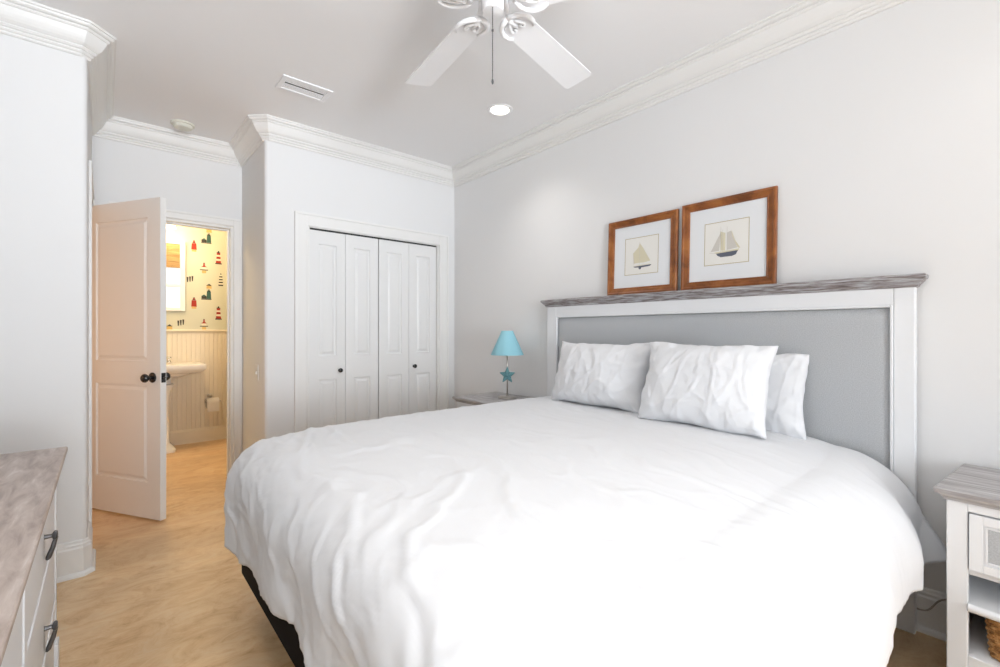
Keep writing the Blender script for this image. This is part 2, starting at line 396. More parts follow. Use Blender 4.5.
# closet bifold doors: two pairs
mid = 1.711
def bifold(name, a, b, knob_x):
    r = root(name, '', '', ((a+b)/2, YC+.025, 0), kind='structure'); h = (b-a)/2
    zt = OZ-.014
    for k in range(2):
        x0 = a+k*h+.0015; W = h-.003
        bm = leaf_mesh(W, zt-.012, .030, [(.068, W-.068, .20, .808), (.068, W-.068, .985, 1.835)])
        bmesh.ops.translate(bm, verts=bm.verts, vec=(x0, YC+.020, .012)); obj('leaf', bm, M_CLOS, r)
    bm = bmesh.new(); lathe(bm, [(0, 0), (.012, 0), (.009, .004), (.007, .010), (.013, .016), (.0175, .022), (.0165, .029), (.010, .033), (0, .034)], 24, Matrix.Translation((knob_x, YC+.020, .884)) @ Matrix.Rotation(PI/2, 4, 'X'))
    obj('closet_knob', bm, M_BLKMET, r, smooth=True)
bifold('door_2', OX0+.014, mid-.003, 1.385)
bifold('door_3', mid+.003, OX1-.014, 2.042)

# ---------------------------------------------------------------- bathroom beyond
wall('wall_bathroom_left', (BL-T, BL, YB+T, BY+T, 0, ZC))
CR = 1.195                                    # chair rail height
def onback(u, z): return (u, z)
bm = bmesh.new()
box(bm, BL, BX, BY, BY+T, 0, ZC); box(bm, BX, BX+T, YB+T, BY, 0, ZC)
# printed lighthouses on the paper: small shapes a hair above the paper (part of the wall covering)
def motif(kind, x, z, place, s=.62):
    def q(pts, mi):
        f = bm.faces.new([bm.verts.new(place(x+px*s, z+pz*s)) for px, pz in pts]); f.material_index = mi
    def rect(x0, x1, z0, z1, mi, tx=0): q([(x0, z0), (x1, z0), (x1-tx, z1), (x0+tx, z1)], mi)
    if kind == 'teal':
        rect(.0, .07, -.075, .055, 1, .006); rect(.01, .06, .055, .068, 3); rect(.02, .05, .068, .09, 1, .004); rect(.02, .05, .09, .105, 3, .012)
        rect(-.075, 0, -.075, -.03, 3); q([(-.08, -.03), (.0, -.03), (-.035, .0)], 1); rect(-.08, .075, -.09, -.078, 3)
    elif kind == 'red':
        rect(-.04, .04, -.055, .055, 2, .006); rect(-.025, .025, .058, .07, 3); rect(-.016, .016, .07, .09, 2); rect(-.016, .016, .092, .108, 3, .01); rect(-.035, .035, -.09, -.058, 4)
    elif kind == 'stripe':
        rect(-.05, .05, -.12, -.10, 3); rect(-.04, .04, -.10, -.06, 2, .003); rect(-.036, .036, -.06, -.025, 5, .003); rect(-.033, .033, -.025, .015, 2, .003)
        rect(-.03, .03, .015, .045, 5, .003); rect(-.027, .027, .045, .08, 2, .002); rect(-.03, .03, .08, .09, 3); rect(-.016, .016, .09, .115, 3, .008)
    elif kind == 'cottage':
        rect(-.06, .06, -.06, -.045, 3); rect(-.035, .035, -.045, -.005, 5); q([(-.045, -.005), (.045, -.005), (.0, .03)], 2); rect(-.014, .014, .02, .06, 2, .003); rect(-.014, .014, .06, .075, 3, .01)
        rect(-.03, .03, -.11, -.065, 4)
    elif kind == 'grey':
        for k in range(4): rect(-.036+.004*k, .036-.004*k, -.10+.05*k, -.075+.05*k, 3); rect(-.03+.004*k, .03-.004*k, -.075+.05*k, -.05+.05*k, 5)
        rect(-.012, .012, .10, .125, 3, .008)
    elif kind == 'tan':
        rect(-.04, .04, -.045, .005, 4, .004); q([(-.045, .005), (.045, .005), (0, .04)], 3); rect(-.02, .02, -.08, -.045, 5)
    elif kind == 'squiggle':
        for k in range(3): rect(-.045+.035*k, -.03+.035*k, -.05+.01*k, .04+.01*k, 3, -.006)
PB = lambda u, z: (u, BY-.0015, z)
PR = lambda u, z: (BX-.0015, BY-(u-BX), z)
def PA(u, z): return PB(u, z) if u < BX else PR(u, z)
rep = .61
mots = [('teal', .838, 2.196), ('red', .724, 2.095), ('stripe', .950, 2.0), ('cottage', .815, 1.885), ('grey', .972, 1.75), ('tan', .861, 1.68), ('squiggle', .69, 1.74), ('squiggle', .609, 1.275+rep), ('tan', .511, 1.235+rep)]
for kind, x, z in mots:
    for k in (-1, 0, 1):
        zz = z+k*rep
        if not CR+.09 < zz < ZC-.12 and not (k == -1 and CR+.04 < zz): continue
        for dx in (-1.1, -.55, 0):
            if x+dx-.1 > BL: motif(kind, x+dx, zz, PB)
for kind, x, z in mots[:6]:
    for k in (-1, 0):
        for m in range(2):
            y = BY-.18-.55*m-(x-.72)*1.2
            if CR+.12 < z+k*rep < ZC-.12: motif(kind, 0, z+k*rep, lambda u, zz, y=y: (BX-.0015, y-u, zz))
struct(obj('wall_bathroom', bm, [M_WPAPER, M_WGREEN, M_WRED, M_WDARK, M_WTAN, M_WWHITE]))
# beadboard wainscot, chair rail, bathroom baseboard
bm = bmesh.new(); n = int((BX-BL-.02)/.041)
for k in range(n):
    x = BX-.012-k*.041; box(bm, x-.0385, x, BY-.012, BY, 0, CR-.01)
for k in range(30):
    y = BY-.014-k*.041; box(bm, BX-.012, BX, y-.0385, y, 0, CR-.01)
box(bm, BL, BX-.006, BY-.006, BY, 0, CR-.01); box(bm, BX-.006, BX, YB+T, BY-.006, 0, CR-.01)
struct(obj('trim_9', bm, M_BATHW, bevel=.003, seg=2))
bm = bmesh.new(); sweep(bm, [(BX, YB+T+.01), (BX, BY), (BL, BY)], [(0, 0), (.014, .004), (.018, .012), (.030, .022), (.034, .030), (.030, .038), (0, .040)], False, CR-.03)
struct(obj('trim_10', bm, M_BATHW))
bm = bmesh.new(); sweep(bm, [(BX, YB+T+.01), (BX, BY), (BL, BY)], [(.010, 0), (.030, 0), (.026, .014), (.024, .125), (.018, .135), (.014, .145), (.010, .148)], False, 0)
struct(obj('baseboard_bathroom', bm, M_BATHW))
# framed bathroom window over the sink, woven blind
WX0, WX1, WY0, WY1 = .30, .645, 1.40, 2.13
wr = root('window_3', '', '', ((WX0+WX1)/2, BY, WY0), kind='structure')
fw = .045
obj('window_frame', B((WX0, WX0+fw, BY-.03, BY-.002, WY0, WY1), (WX1-fw, WX1, BY-.03, BY-.002, WY0, WY1), (WX0+fw, WX1-fw, BY-.03, BY-.002, WY0, WY0+fw*.8), (WX0+fw, WX1-fw, BY-.03, BY-.002, WY1-fw*.7, WY1),
    (WX0+fw, WX1-fw, BY-.024, BY-.002, 1.655, 1.685)), M_TRIM, wr, bevel=.003)
M_PANE = emis('frosted_pane_daylight', (.78, .84, .95), .3)
obj('pane', B((WX0+fw, WX1-fw, BY-.010, BY-.003, WY0+.03, WY1-.03)), M_PANE, wr)
obj('woven_blind', B(*[(WX0+fw+.002, WX1-fw-.002, BY-.022+.003*(k % 2), BY-.012, 1.85+k*.031, 1.85+(k+1)*.031) for k in range(8)]), M_SHADEW, wr)
# sconce above
sc = root('wall_sconce', 'brass vanity light with a glowing glass shade above the bathroom window', 'wall lamp', (.50, BY, 2.33))
bm = bmesh.new(); lathe(bm, [(0, 0), (.05, 0), (.05, .012), (.03, .02), (0, .02)], 24, Matrix.Translation((.50, BY, 2.36)) @ Matrix.Rotation(PI/2, 4, 'X')); tube(bm, [(.50, BY-.015, 2.36), (.50, BY-.09, 2.36), (.50, BY-.11, 2.345)], .008); obj('bracket', bm, M_IRON, sc)
bm = bmesh.new(); lathe(bm, [(.018, .05), (.03, .045), (.045, 0), (.058, -.06), (.054, -.06), (.04, 0), (.02, .04)], 24, Matrix.Translation((.50, BY-.11, 2.30))); obj('glass_shade', bm, M_BULB, sc, smooth=True)
point('sconce_bulb', (.50, BY-.16, 2.17), 3.2, (1, .70, .38))
# pedestal sink
sk = root('pedestal_sink', 'white pedestal bathroom sink with stepped rim under the window', 'sink', (.40, BY-.22, 0))
SX0, SX1, SYa, SYb, SZt = .03, .775, BY-.46, BY-.014, .86
bm = bmesh.new()
def rr(x0, x1, y0, y1, z, rad, n=5):
    out = []
    for cx_, cy_, a0 in ((x1-rad, y1-rad, 0), (x0+rad, y1-rad, PI/2), (x0+rad, y0+rad, PI), (x1-rad, y0+rad, 1.5*PI)):
        for k in range(n+1): out.append((cx_+rad*math.cos(a0+k/n*PI/2), cy_+rad*math.sin(a0+k/n*PI/2), z))
    return out
def loft(bm, loops, cap0=True, cap1=True):
    prev = None; first = None
    for lp in loops:
        ring = [bm.verts.new(p) for p in lp]
        if prev:
            for k in range(len(ring)): bm.faces.new((prev[k], prev[(k+1) % len(ring)], ring[(k+1) % len(ring)], ring[k]))
        else: first = ring
        prev = ring
    if cap0: bm.faces.new(first[::-1])
    if cap1: bm.faces.new(prev)
ins = lambda d, z, rad=.018: rr(SX0+d, SX1-d, SYa+d, SYb-min(d, .0), z, max(rad-d*.3, .01))
loft(bm, [ins(.27, .62), ins(.27, .70), ins(.24, .755), ins(.07, .768), ins(.05, .772), ins(.028, .785), ins(.008, .805), ins(0, .815), ins(0, SZt-.008), ins(.006, SZt), ins(.05, SZt),
          rr(SX0+.07, SX1-.07, SYa+.07, SYb-.13, SZt-.015, .10), rr(SX0+.11, SX1-.11, SYa+.11, SYb-.16, SZt-.10, .08), rr(SX0+.2, SX1-.2, SYa+.15, SYb-.2, SZt-.13, .03)])
obj('basin', bm, M_PORC, sk, smooth='auto')
bm = bmesh.new(); pc = (SX0+SX1)/2
PW = lambda a, b, z: rr(pc-a, pc+a, SYb-.24-b, SYb-.24+b, z, .03)
loft(bm, [PW(.13, .12, 0), PW(.13, .12, .03), PW(.115, .105, .05), PW(.085, .08, .09), PW(.075, .07, .40), PW(.09, .085, .60), PW(.12, .11, .66)]); obj('pedestal', bm, M_PORC, sk, smooth='auto')
bm = bmesh.new(); tube(bm, [(pc, SYb-.05, SZt), (pc, SYb-.05, SZt+.10), (pc, SYb-.09, SZt+.14), (pc, SYb-.15, SZt+.12), (pc, SYb-.16, SZt+.09)], .011); obj('faucet', bm, M_CHROME, sk, smooth=True)
for s in (-1, 1):
    bm = bmesh.new(); lathe(bm, [(0, 0), (.022, 0), (.018, .02), (.010, .03), (.010, .045), (.024, .05), (.020, .065), (0, .068)], 20, Matrix.Translation((pc+s*.1, SYb-.05, SZt))); obj('faucet_handle', bm, M_CHROME, sk, smooth=True)
# toilet paper holder and roll
tx, tz = .885, .43
tp = root('toilet_paper_holder', 'chrome toilet paper holder on the beadboard wall right of the sink', 'toilet paper holder', (tx, BY-.012, tz+.05))
bm = bmesh.new(); lathe(bm, [(0, 0), (.024, 0), (.024, .006), (.012, .012), (.008, .03), (.008, .075), (0, .078)], 20, Matrix.Translation((tx-.02, BY-.012, tz+.055)) @ Matrix.Rotation(PI/2, 4, 'X')); obj('wall_rosette', bm, M_NICKEL, tp, smooth='auto')
bm = bmesh.new(); tube(bm, [(tx-.02, BY-.085, tz+.055), (tx-.055, BY-.085, tz+.045), (tx-.074, BY-.085, tz+.02), (tx-.074, BY-.085, tz), (tx+.075, BY-.085, tz)], .006); obj('bar', bm, M_NICKEL, tp, smooth=True)
bm = bmesh.new(); RM = Matrix.Translation((tx-.06, BY-.085, tz-.012)) @ Matrix.Rotation(PI/2, 4, 'Y')
lathe(bm, [(.020, 0), (.052, 0), (.053, .006), (.053, .106), (.052, .112), (.020, .112), (.020, 0)], 32, RM); box(bm, tx-.058, tx+.05, BY-.1385, BY-.137, tz-.10, tz-.012)
tag(obj('toilet_paper_roll', bm, M_TISSUE, None, smooth='auto'), 'white toilet paper roll hanging on the chrome holder in the bathroom', 'toilet paper')
point('bathroom_ceiling_lamp', (.30, 5.0, 2.45), 26, (1, .74, .45), .12)
point('hall_lamp', (-.95, 3.45, 1.25), 7, (1, .56, .27), .12)

# ---------------------------------------------------------------- bed
HX0, HX1 = 2.392, 2.440; HY0, HY1 = .288, 2.250; IY0, IY1 = .354, 2.165
bed = root('bed', 'king bed with a white framed grey upholstered headboard against the long wall', 'bed', (1.40, 1.27, 0))
hb = root('headboard', '', '', (HX0, 1.27, 0)); del hb['label'], hb['category']
hb.parent = bed; hb.location = Vector((HX0, 1.27, 0))-bed.location
def rel(o, *parents):   # undo the accumulated locations of nested empties
    return o
obj('post', B((HX0, HX1, HY0, IY0, 0, 1.362)), M_WHITE, hb, bevel=.004)
obj('post', B((HX0, HX1, IY1, HY1, 0, 1.362)), M_WHITE, hb, bevel=.004)
obj('top_rail', B((HX0+.0005, HX1, IY0, IY1, 1.292, 1.362)), M_WHITE, hb, bevel=.002)
bm = B((HX0+.006, HX1, IY0, IY1, .02, .43)); box(bm, HX0+.003, HX0+.008, IY0+.045, IY0+.049, .02, .43); obj('lower_panel', bm, M_WHITE, hb, bevel=.002)
bm = bmesh.new()   # thin inner moulding
for b in ((IY0, IY0+.010, .43, 1.292), (IY1-.010, IY1, .43, 1.292), (IY0+.010, IY1-.010, 1.282, 1.292)): box(bm, HX0-.006, HX0+.014, *b)
obj('inner_moulding', bm, M_WHITE, hb, bevel=.003)
# upholstered panel, softly domed at its edges
bm = bmesh.new(); a0, a1, b0, b1 = IY0+.012, IY1-.012, .42, 1.2805; NX, NZ = 60, 30; g = []
for i in range(NX+1):
    row = []
    for j in range(NZ+1):
        y = a0+(a1-a0)*i/NX; z = b0+(b1-b0)*j/NZ; e = min(y-a0, a1-y, b1-z, .030)/.030
        row.append(bm.verts.new((HX0+.014-.010*math.sqrt(max(0, 1-(1-e)**2)), y, z)))
    g.append(row)
for i in range(NX):
    for j in range(NZ): bm.faces.new((g[i][j], g[i][j+1], g[i+1][j+1], g[i+1][j]))
o = obj('upholstered_panel', bm, M_LINEN, hb, smooth=True); o['label'] = 'light grey linen padding'
obj('panel_gap', B((HX0+.020, HX1-.002, IY0+.0105, IY1-.0105, .431, 1.281)), M_GASKET, hb)
# moulded cap: profile swept along Y with mitred returns
cap = [(-.001, 1.358), (-.008, 1.362), (-.010, 1.369), (-.018, 1.378), (-.024, 1.384), (-.026, 1.390), (-.032, 1.392), (-.034, 1.404), (-.031, 1.408)]
bm = bmesh.new(); prev = None
for dx, z in cap+[(.0, 1.408)]:
    d = -dx
    ring = [bm.verts.new(p) for p in ((HX1, HY0-d, z), (HX0-d, HY0-d, z), (HX0-d, HY1+d, z), (HX1, HY1+d, z))]
    if prev:
        for k in range(4): bm.faces.new((prev[k], prev[(k+1) % 4], ring[(k+1) % 4], ring[k]))
    else: bm.faces.new(ring[::-1])
    prev = ring
bm.faces.new(prev)
o = obj('cap_moulding', bm, M_CAPWOOD, hb); o['label'] = 'weathered grey wood cap'
obj('bed_bracket', B((HX0-.035, HX0-.001, .375, .395, .22, .34)), M_BLKMET, bed, bevel=.002)

def soft_box(name, x0, x1, y0, y1, z0, z1, rad, m, parent, vr=.06):
    bm = bmesh.new(); n = 6; loops = []
    prof = [(rad*(1-math.sin(a)), z0+rad*(1-math.cos(a))) for a in [k/n*PI/2 for k in range(n+1)]]+[(rad*(1-math.cos(a)), z1-rad+rad*math.sin(a)) for a in [k/n*PI/2 for k in range(n+1)]]
    for d, z in prof: loops.append(rr(x0+d, x1-d, y0+d, y1-d, z, max(vr-d, .01), 6))
    loft(bm, loops); return obj(name, bm, m, parent, smooth=True)
soft_box('box_spring', .445, 2.375, .345, 2.235, .14, .39, .012, M_BLACK, bed, .03)
soft_box('mattress', .450, 2.375, .345, 2.235, .395, .590, .06, M_COTTON, bed, .09)
bm = bmesh.new()
for y in (.42, 1.29, 2.16): box(bm, .52, 2.34, y-.015, y+.015, .118, .138)
for x in (.52, 1.40, 2.31): box(bm, x, x+.03, .42, 2.16, .112, .118)
obj('bed_frame', bm, M_IRON, bed)
for x, y in ((.62, .43), (.62, 2.15), (2.20, .405), (2.20, 2.15), (1.4, 1.29)):
    bm = bmesh.new(); lathe(bm, [(0, 0), (.024, 0), (.026, .006), (.022, .012), (.014, .016), (.014, .113), (0, .113)], 20, Matrix.Translation((x, y, 0)))
    o = obj('leg', bm, M_CHROME, bed, smooth='auto')

# duvet: one cloth thrown over, mapped from flat coordinates
def fbm(x, y, z, o=4): return noise.fractal(Vector((x, y, z)), 1.0, 2.0, o)
def ridge(x, y, z):
    n = noise.noise(Vector((x, y, z))); return 1-min(1, abs(n)*6.5)
def duvet_pos(A, Bv):
    """A runs from the headboard (0) to the foot, Bv across, 0 on the axis, positive to the far side"""
    XH, XF, YN, YF = 2.37, .565, .50, 2.115; R = .185
    x = XH-A; y = 1.285+Bv
    hd = min(1, max(0, (x-1.95)/.38)); YN += .040*hd*hd*(3-2*hd)
    ax = max(0, XF-x); far = max(0, y-YF); near = max(0, YN-y)
    by = far or near; sy = 1 if far else -1
    s = (ax**6+by**6)**(1/6) if ax and by else ax+by
    cx_ = max(x, XF); cy_ = min(max(y, YN), YF)
    dx, dy = -ax, sy*by; l = math.hypot(dx, dy) or 1; dx /= l; dy /= l
    Rr = R if not near else R+(.265-R)*(by/(ax+by))*min(1, max(0, (x-.7)/.7))
    if s < Rr*PI/2: out, drop = Rr*math.sin(s/Rr), Rr*(1-math.cos(s/Rr))
    else: out, drop = Rr, Rr+(s-Rr*PI/2)
    top = .742
    # gentle slope towards the near side and the foot
    tN = max(0, (1.15-max(y, YN))/.70); tF = max(0, (1.0-max(x, XF))/.42)
    top -= (.066+.012*max(0, (x-1.5)/.87))*tN*tN*tN + .022*tF*tF
    p = Vector((cx_+dx*out, cy_+dy*out, top-drop)); q = Vector((x, y, 0))
    hang = min(1, max(0, (s-.10)/.25))
    # folds in the hanging part
    if s > 0:
        per = (y if ax > by else x)*1.0 + (.0 if ax > by else 4.0)
        corner = (min(ax, by)/max(ax, by)) if ax and by else 0
        f = .010*math.sin(per*13+1.3*math.sin(per*5.1))*hang*(.35+.65*hang) + .009*fbm(per*7, s*1.2, 3)*hang
        f += corner*.03*math.sin(math.atan2(by, ax)*8)*hang
        p += Vector((dx, dy, 0))*(f - (.016*hang*hang if not near else 0))
    # creases, drawn diagonally from the far head towards the near foot, stronger near the foot corner
    u = q.x*.75+q.y*.66; v = -q.x*.66+q.y*.75
    wx, wy = q.x+.12*fbm(q.x*2, q.y*2, 1), q.y+.12*fbm(q.x*2, q.y*2, 7)
    a_ = wy*.95+wx*.32; b_ = wx*.95-wy*.32
    amp = .35+.65*min(1, max(0, (1.7-q.x)/1.2))
    h = .0075*amp*(ridge(a_*1.0, b_*3.6, 2)**1.5) + .0045*amp*ridge(a_*2.2, b_*7.5, 5) + .0022*amp*ridge(a_*6, b_*15, 8) + .006*fbm(q.x*1.4, q.y*1.4, 4, 2) + .0011*fbm(q.x*11, q.y*11, 9)
    for c0, k0, w0_, h0 in ((.80, .05, .020, .005), (.66, .04, .014, .005), (1.02, .07, .026, .004)):
        h += h0*max(0, 1-abs(q.x-(c0+k0*math.sin(q.y*2.4+c0*9)+.02*fbm(q.y*4, c0, 1)))/w0_)*max(0, math.sin(q.y*2.2+c0*4))
    nrmv = Vector((dx*math.sin(min(s/Rr, PI/2)), dy*math.sin(min(s/Rr, PI/2)), math.cos(min(s/Rr, PI/2)))) if s else Vector((0, 0, 1))
    p += nrmv*h
    return p
def hem(side, t):
    """length of cloth beyond the fold"""
    return t
NA, NB = 240, 260; bm = bmesh.new(); g = []
A_max_far, A_max_near = 2.37-.565+.185*(PI/2-1)+.455, 2.37-.565+.185*(PI/2-1)+.305
for i in range(NA+1):
    row = []
    for j in range(NB+1):
        tb = j/NB                          # 0 near, 1 far
        Bn = -(1.285-.50)-.265*(PI/2-1)-.300; Bf = (2.115-1.285)+.185*(PI/2-1)+.39
        ta = i/NA
        # hem wobble and hem length change along each side
        Amax = A_max_near+(A_max_far-A_max_near)*min(1, max(0, (tb-.35)/.55))
        Amax += .012*math.sin(tb*31)+.010*math.sin(tb*57+1)
        Amax -= .20*max(0, (tb-.74)/.26)**2
        A = ta*Amax
        Bnn = Bn-.008*math.sin(A*23)*min(1, A*2) - .035*max(0, 1-abs(A-.30)/.30)
        b = Bnn+(Bf-.10*max(0, (ta-.82)/.18)**2-Bnn)*tb
        row.append(bm.verts.new(duvet_pos(A, b)))
    g.append(row)
for i in range(NA):
    for j in range(NB): bm.faces.new((g[i][j], g[i+1][j], g[i+1][j+1], g[i][j+1]))
du = obj('duvet', bm, M_COTTON, None, smooth=True)
so = du.modifiers.new('thick', 'SOLIDIFY'); so.thickness = .012; so.offset = 0
tag(du, 'large rumpled white duvet spread over the whole bed', 'duvet')
# corner of the sheet showing beyond the duvet near the headboard
bm = bmesh.new(); g = []
for i in range(25):
    row = []
    for j in range(13):
        s, t = i/24, j/12
        row.append(bm.verts.new((2.10+.25*t-.015*s*t, .33-(.045+.058*t**1.5)*s**.8-.05*s*t+.004*math.sin(t*9+s*2)*s, .585-.235*s)))
    g.append(row)
for i in range(24):
    for j in range(12): bm.faces.new((g[i][j], g[i+1][j], g[i+1][j+1], g[i][j+1]))
sh = obj('bed_sheet', bm, M_COTTON, None, smooth=True); so = sh.modifiers.new('t', 'SOLIDIFY'); so.thickness = .002
tag(sh, 'corner of a white bed sheet hanging below the duvet beside the headboard', 'bed sheet')

# pillows
def pillow(W, Hh, Tk, seed, ears=.03, pinch=1.0):
    bm = bmesh.new(); NU, NV = 90, 64
    top = {}; bot = {}
    for side in (0, 1):
        G = top if side == 0 else bot
        for i in range(NU+1):
            for j in range(NV+1):
                u = -1+2*i/NU; v = -1+2*j/NV
                edge = i in (0, NU) or j in (0, NV)
                if side == 1 and edge: G[i, j] = top[i, j]; continue
                # concave edges, pointed corners
                x = u*W/2*(1-.07*(1-v*v)*abs(u)**3+.012*math.sin(v*5+seed)*abs(u)**3); y = v*Hh/2*(1-.09*(1-u*u)*abs(v)**3+.02*math.sin(u*6+seed*2)*abs(v)**3)
                rc_ = (abs(u)*abs(v))**8; x -= u*rc_*.002; y -= v*rc_*.002
                wob = .006*fbm(x*7, y*7, seed, 3)
                prof = ((1-abs(u)**2.6)*(1-abs(v)**2.6))**.55
                th = Tk/2*prof
                ds = .6*ridge(x*4+seed*3+1.2*y, y*2.2-x*1.4, seed+.5)**2+.4*ridge(x*9+2*y+seed, y*4, seed+2.5)
                rim = min(1, (1-max(abs(u), abs(v)))/.25)
                wr = (.009*ds*prof**.5 + .012*fbm(x*5, y*5, seed+4, 5) + .0045*ridge(x*8-y*5, y*7+seed, 3.3)*prof**.3 + .004*ridge(x*13+seed+.8*fbm(x*3, y*3, 2), y*3.5, 6.1)*prof**.3) + .007*(1-rim)*math.sin((x if abs(v) > abs(u) else y)*70+seed*5)*min(1, (1-max(abs(u), abs(v)))/.04)
                z = (th+wr*(1 if not edge else .3))*(1 if side == 0 else -1)
                if edge: z = wr*.4
                G[i, j] = bm.verts.new((x+wob*(abs(u) > .9), y+wob*(abs(v) > .9), z))
    for G, flip in ((top, 0), (bot, 1)):
        for i in range(NU):
            for j in range(NV):
                q = [G[i, j], G[i+1, j], G[i+1, j+1], G[i, j+1]]
                q = list(dict.fromkeys(q))
                bm.faces.new(q[::-1] if flip else q)
    return bm
def place_pillow(bm, cx_, cy_, cz, lean, yaw=0, roll=0, label=''):
    """local x -> -Y (along the headboard), local y up, local z towards the foot; lean tips the top back"""
    Mx = Matrix(((0, 0, -1), (-1, 0, 0), (0, 1, 0))).to_4x4()
    M = Matrix.Translation((cx_, cy_, cz)) @ Matrix.Rotation(yaw, 4, 'Z') @ Matrix.Rotation(lean, 4, 'Y') @ Mx @ Matrix.Rotation(roll, 4, 'Z')
    bmesh.ops.transform(bm, matrix=M, verts=bm.verts)
    o = obj('pillow', bm, M_COTTON, None, smooth=True); o['label'] = label; o['category'] = 'pillow'; o['group'] = 'white pillows along the headboard'
    return o
place_pillow(pillow(.67, .40, .22, 1), 2.215, 1.665, .930, math.radians(16), 0, .0, 'white pillow at the far left end of the headboard')
place_pillow(pillow(.52, .385, .12, 5), 2.318, .885, .900, math.radians(7), 0, -.01, 'white pillow tucked behind, mostly hidden by the middle pillow')
place_pillow(pillow(.60, .42, .20, 9), 2.125, 1.005, .933, math.radians(19), math.radians(2), -.01, 'large creased white pillow leaning in front of another pillow')

# ---------------------------------------------------------------- pictures on the headboard
def picture(yc, draw, label, S=.466):
    fw = .044; r = root('picture_frame', label, 'picture', (2.415, yc, 1.408), 'wood framed sailing boat prints on the headboard')
    lean = math.radians(2.2)
    # local: x to the viewer's right (-Y), y up, z out of the wall (-X)
    M = Matrix.Translation((2.437, yc, 1.4095)) @ Matrix.Rotation(lean, 4, 'Y') @ Matrix(((0, 0, -1), (-1, 0, 0), (0, 1, 0))).to_4x4()
    prof = [(0, 0), (0, .016), (.004, .021), (.012, .022), (.018, .018), (.028, .016), (.036, .013), (.040, .015), (fw, .012), (fw, 0)]
    bm = bmesh.new(); prev = None; first = None
    for d, z in prof:
        ring = [bm.verts.new(M @ Vector(p)) for p in ((-S/2+d, d, z), (S/2-d, d, z), (S/2-d, S-d, z), (-S/2+d, S-d, z))]
        if prev:
            for k in range(4): bm.faces.new((prev[k], prev[(k+1) % 4], ring[(k+1) % 4], ring[k]))
        else: first = ring
        prev = ring
    for k in range(4): bm.faces.new((prev[k], prev[(k+1) % 4], first[(k+1) % 4], first[k]))
    obj('frame', bm, M_FRAME, r)
    h = S/2
    def flat(bm, pts, z, mi=0):
        f = bm.faces.new([bm.verts.new(M @ Vector((x, y+h, z))) for x, y in pts]); f.material_index = mi
    bm = bmesh.new(); box(bm, -h+fw-.004, h-fw+.004, fw-.004, S-fw+.004, .002, .006, M=M)
    # ruled gold line
    a = .113; b = .110
    for p in ([(-a, -a+.0), (a, -a), (a, -b), (-a, -b)], [(-a, b), (a, b), (a, a), (-a, a)], [(-a, -b), (-b, -b), (-b, b), (-a, b)], [(b, -b), (a, -b), (a, b), (b, b)]): flat(bm, p, .0064, 1)
    mb = obj('mat_board', bm, [M_MAT, M_GOLD], r)
    bm = bmesh.new(); flat(bm, [(-b, -b), (b, -b), (b, b), (-b, b)], .0063, 0); draw(lambda pts, mi, z=.0068: flat(bm, pts, z, mi))
    obj('print', bm, [M_PAPER, M_SAILY, M_SAILG, M_INK], r)
    bm = bmesh.new(); box(bm, -h+.01, h-.01, .01, S-.01, -.001, .001, M=M); obj('backing', bm, M_INK, r)
def sloop(f):
    f([(-.012, .075), (-.020, .05), (-.055, .018), (-.046, -.045), (-.012, -.043)], 1)
    f([(-.010, .076), (.012, .045), (.062, -.038), (.02, -.044), (-.012, -.043)], 1, .0069)
    f([(-.055, .018), (-.050, -.052), (-.046, -.045)], 2, .0071)
    f([(-.012, .082), (-.0105, .082), (-.0105, -.06), (-.012, -.06)], 2, .0072)
    f([(-.054, -.064), (.070, -.060), (.060, -.069), (.01, -.073), (-.04, -.070)], 3, .0070)
    f([(-.018, -.072), (.004, -.072), (-.002, -.083), (-.012, -.083)], 3, .0070)
    f([(-.05, -.060), (.06, -.055), (.06, -.058), (-.05, -.063)], 1, .0069)
def schooner(f):
    f([(-.078, -.040), (-.028, .056), (-.034, -.040)], 2)
    f([(-.030, .062), (-.028, -.040), (-.004, -.042), (-.004, .05)], 1)
    f([(.004, .05), (.024, .058), (.030, .045), (.056, -.034), (.004, -.040)], 2)
    f([(.026, .062), (.030, .03), (.072, -.038), (.058, -.034)], 1, .0070)
    for x, t in ((-.028, .085), (.004, .082), (-.018, .07)): f([(x, t), (x+.0015, t), (x+.0015, -.05), (x, -.05)], 2, .0072)
    f([(-.062, -.046), (.066, -.040), (.06, -.052), (-.05, -.053)], 1, .0069)
    f([(-.050, -.053), (.060, -.048), (.050, -.068), (.03, -.074), (-.026, -.074), (-.044, -.064)], 3, .0070)
    f([(-.085, -.044), (-.05, -.052), (-.05, -.054), (-.086, -.046)], 2, .0070)
picture(1.522, sloop, 'brown wood framed print of a small sailboat with one cream sail, left on the headboard')
picture(1.026, schooner, 'brown wood framed print of a two masted ship, right on the headboard', .476)

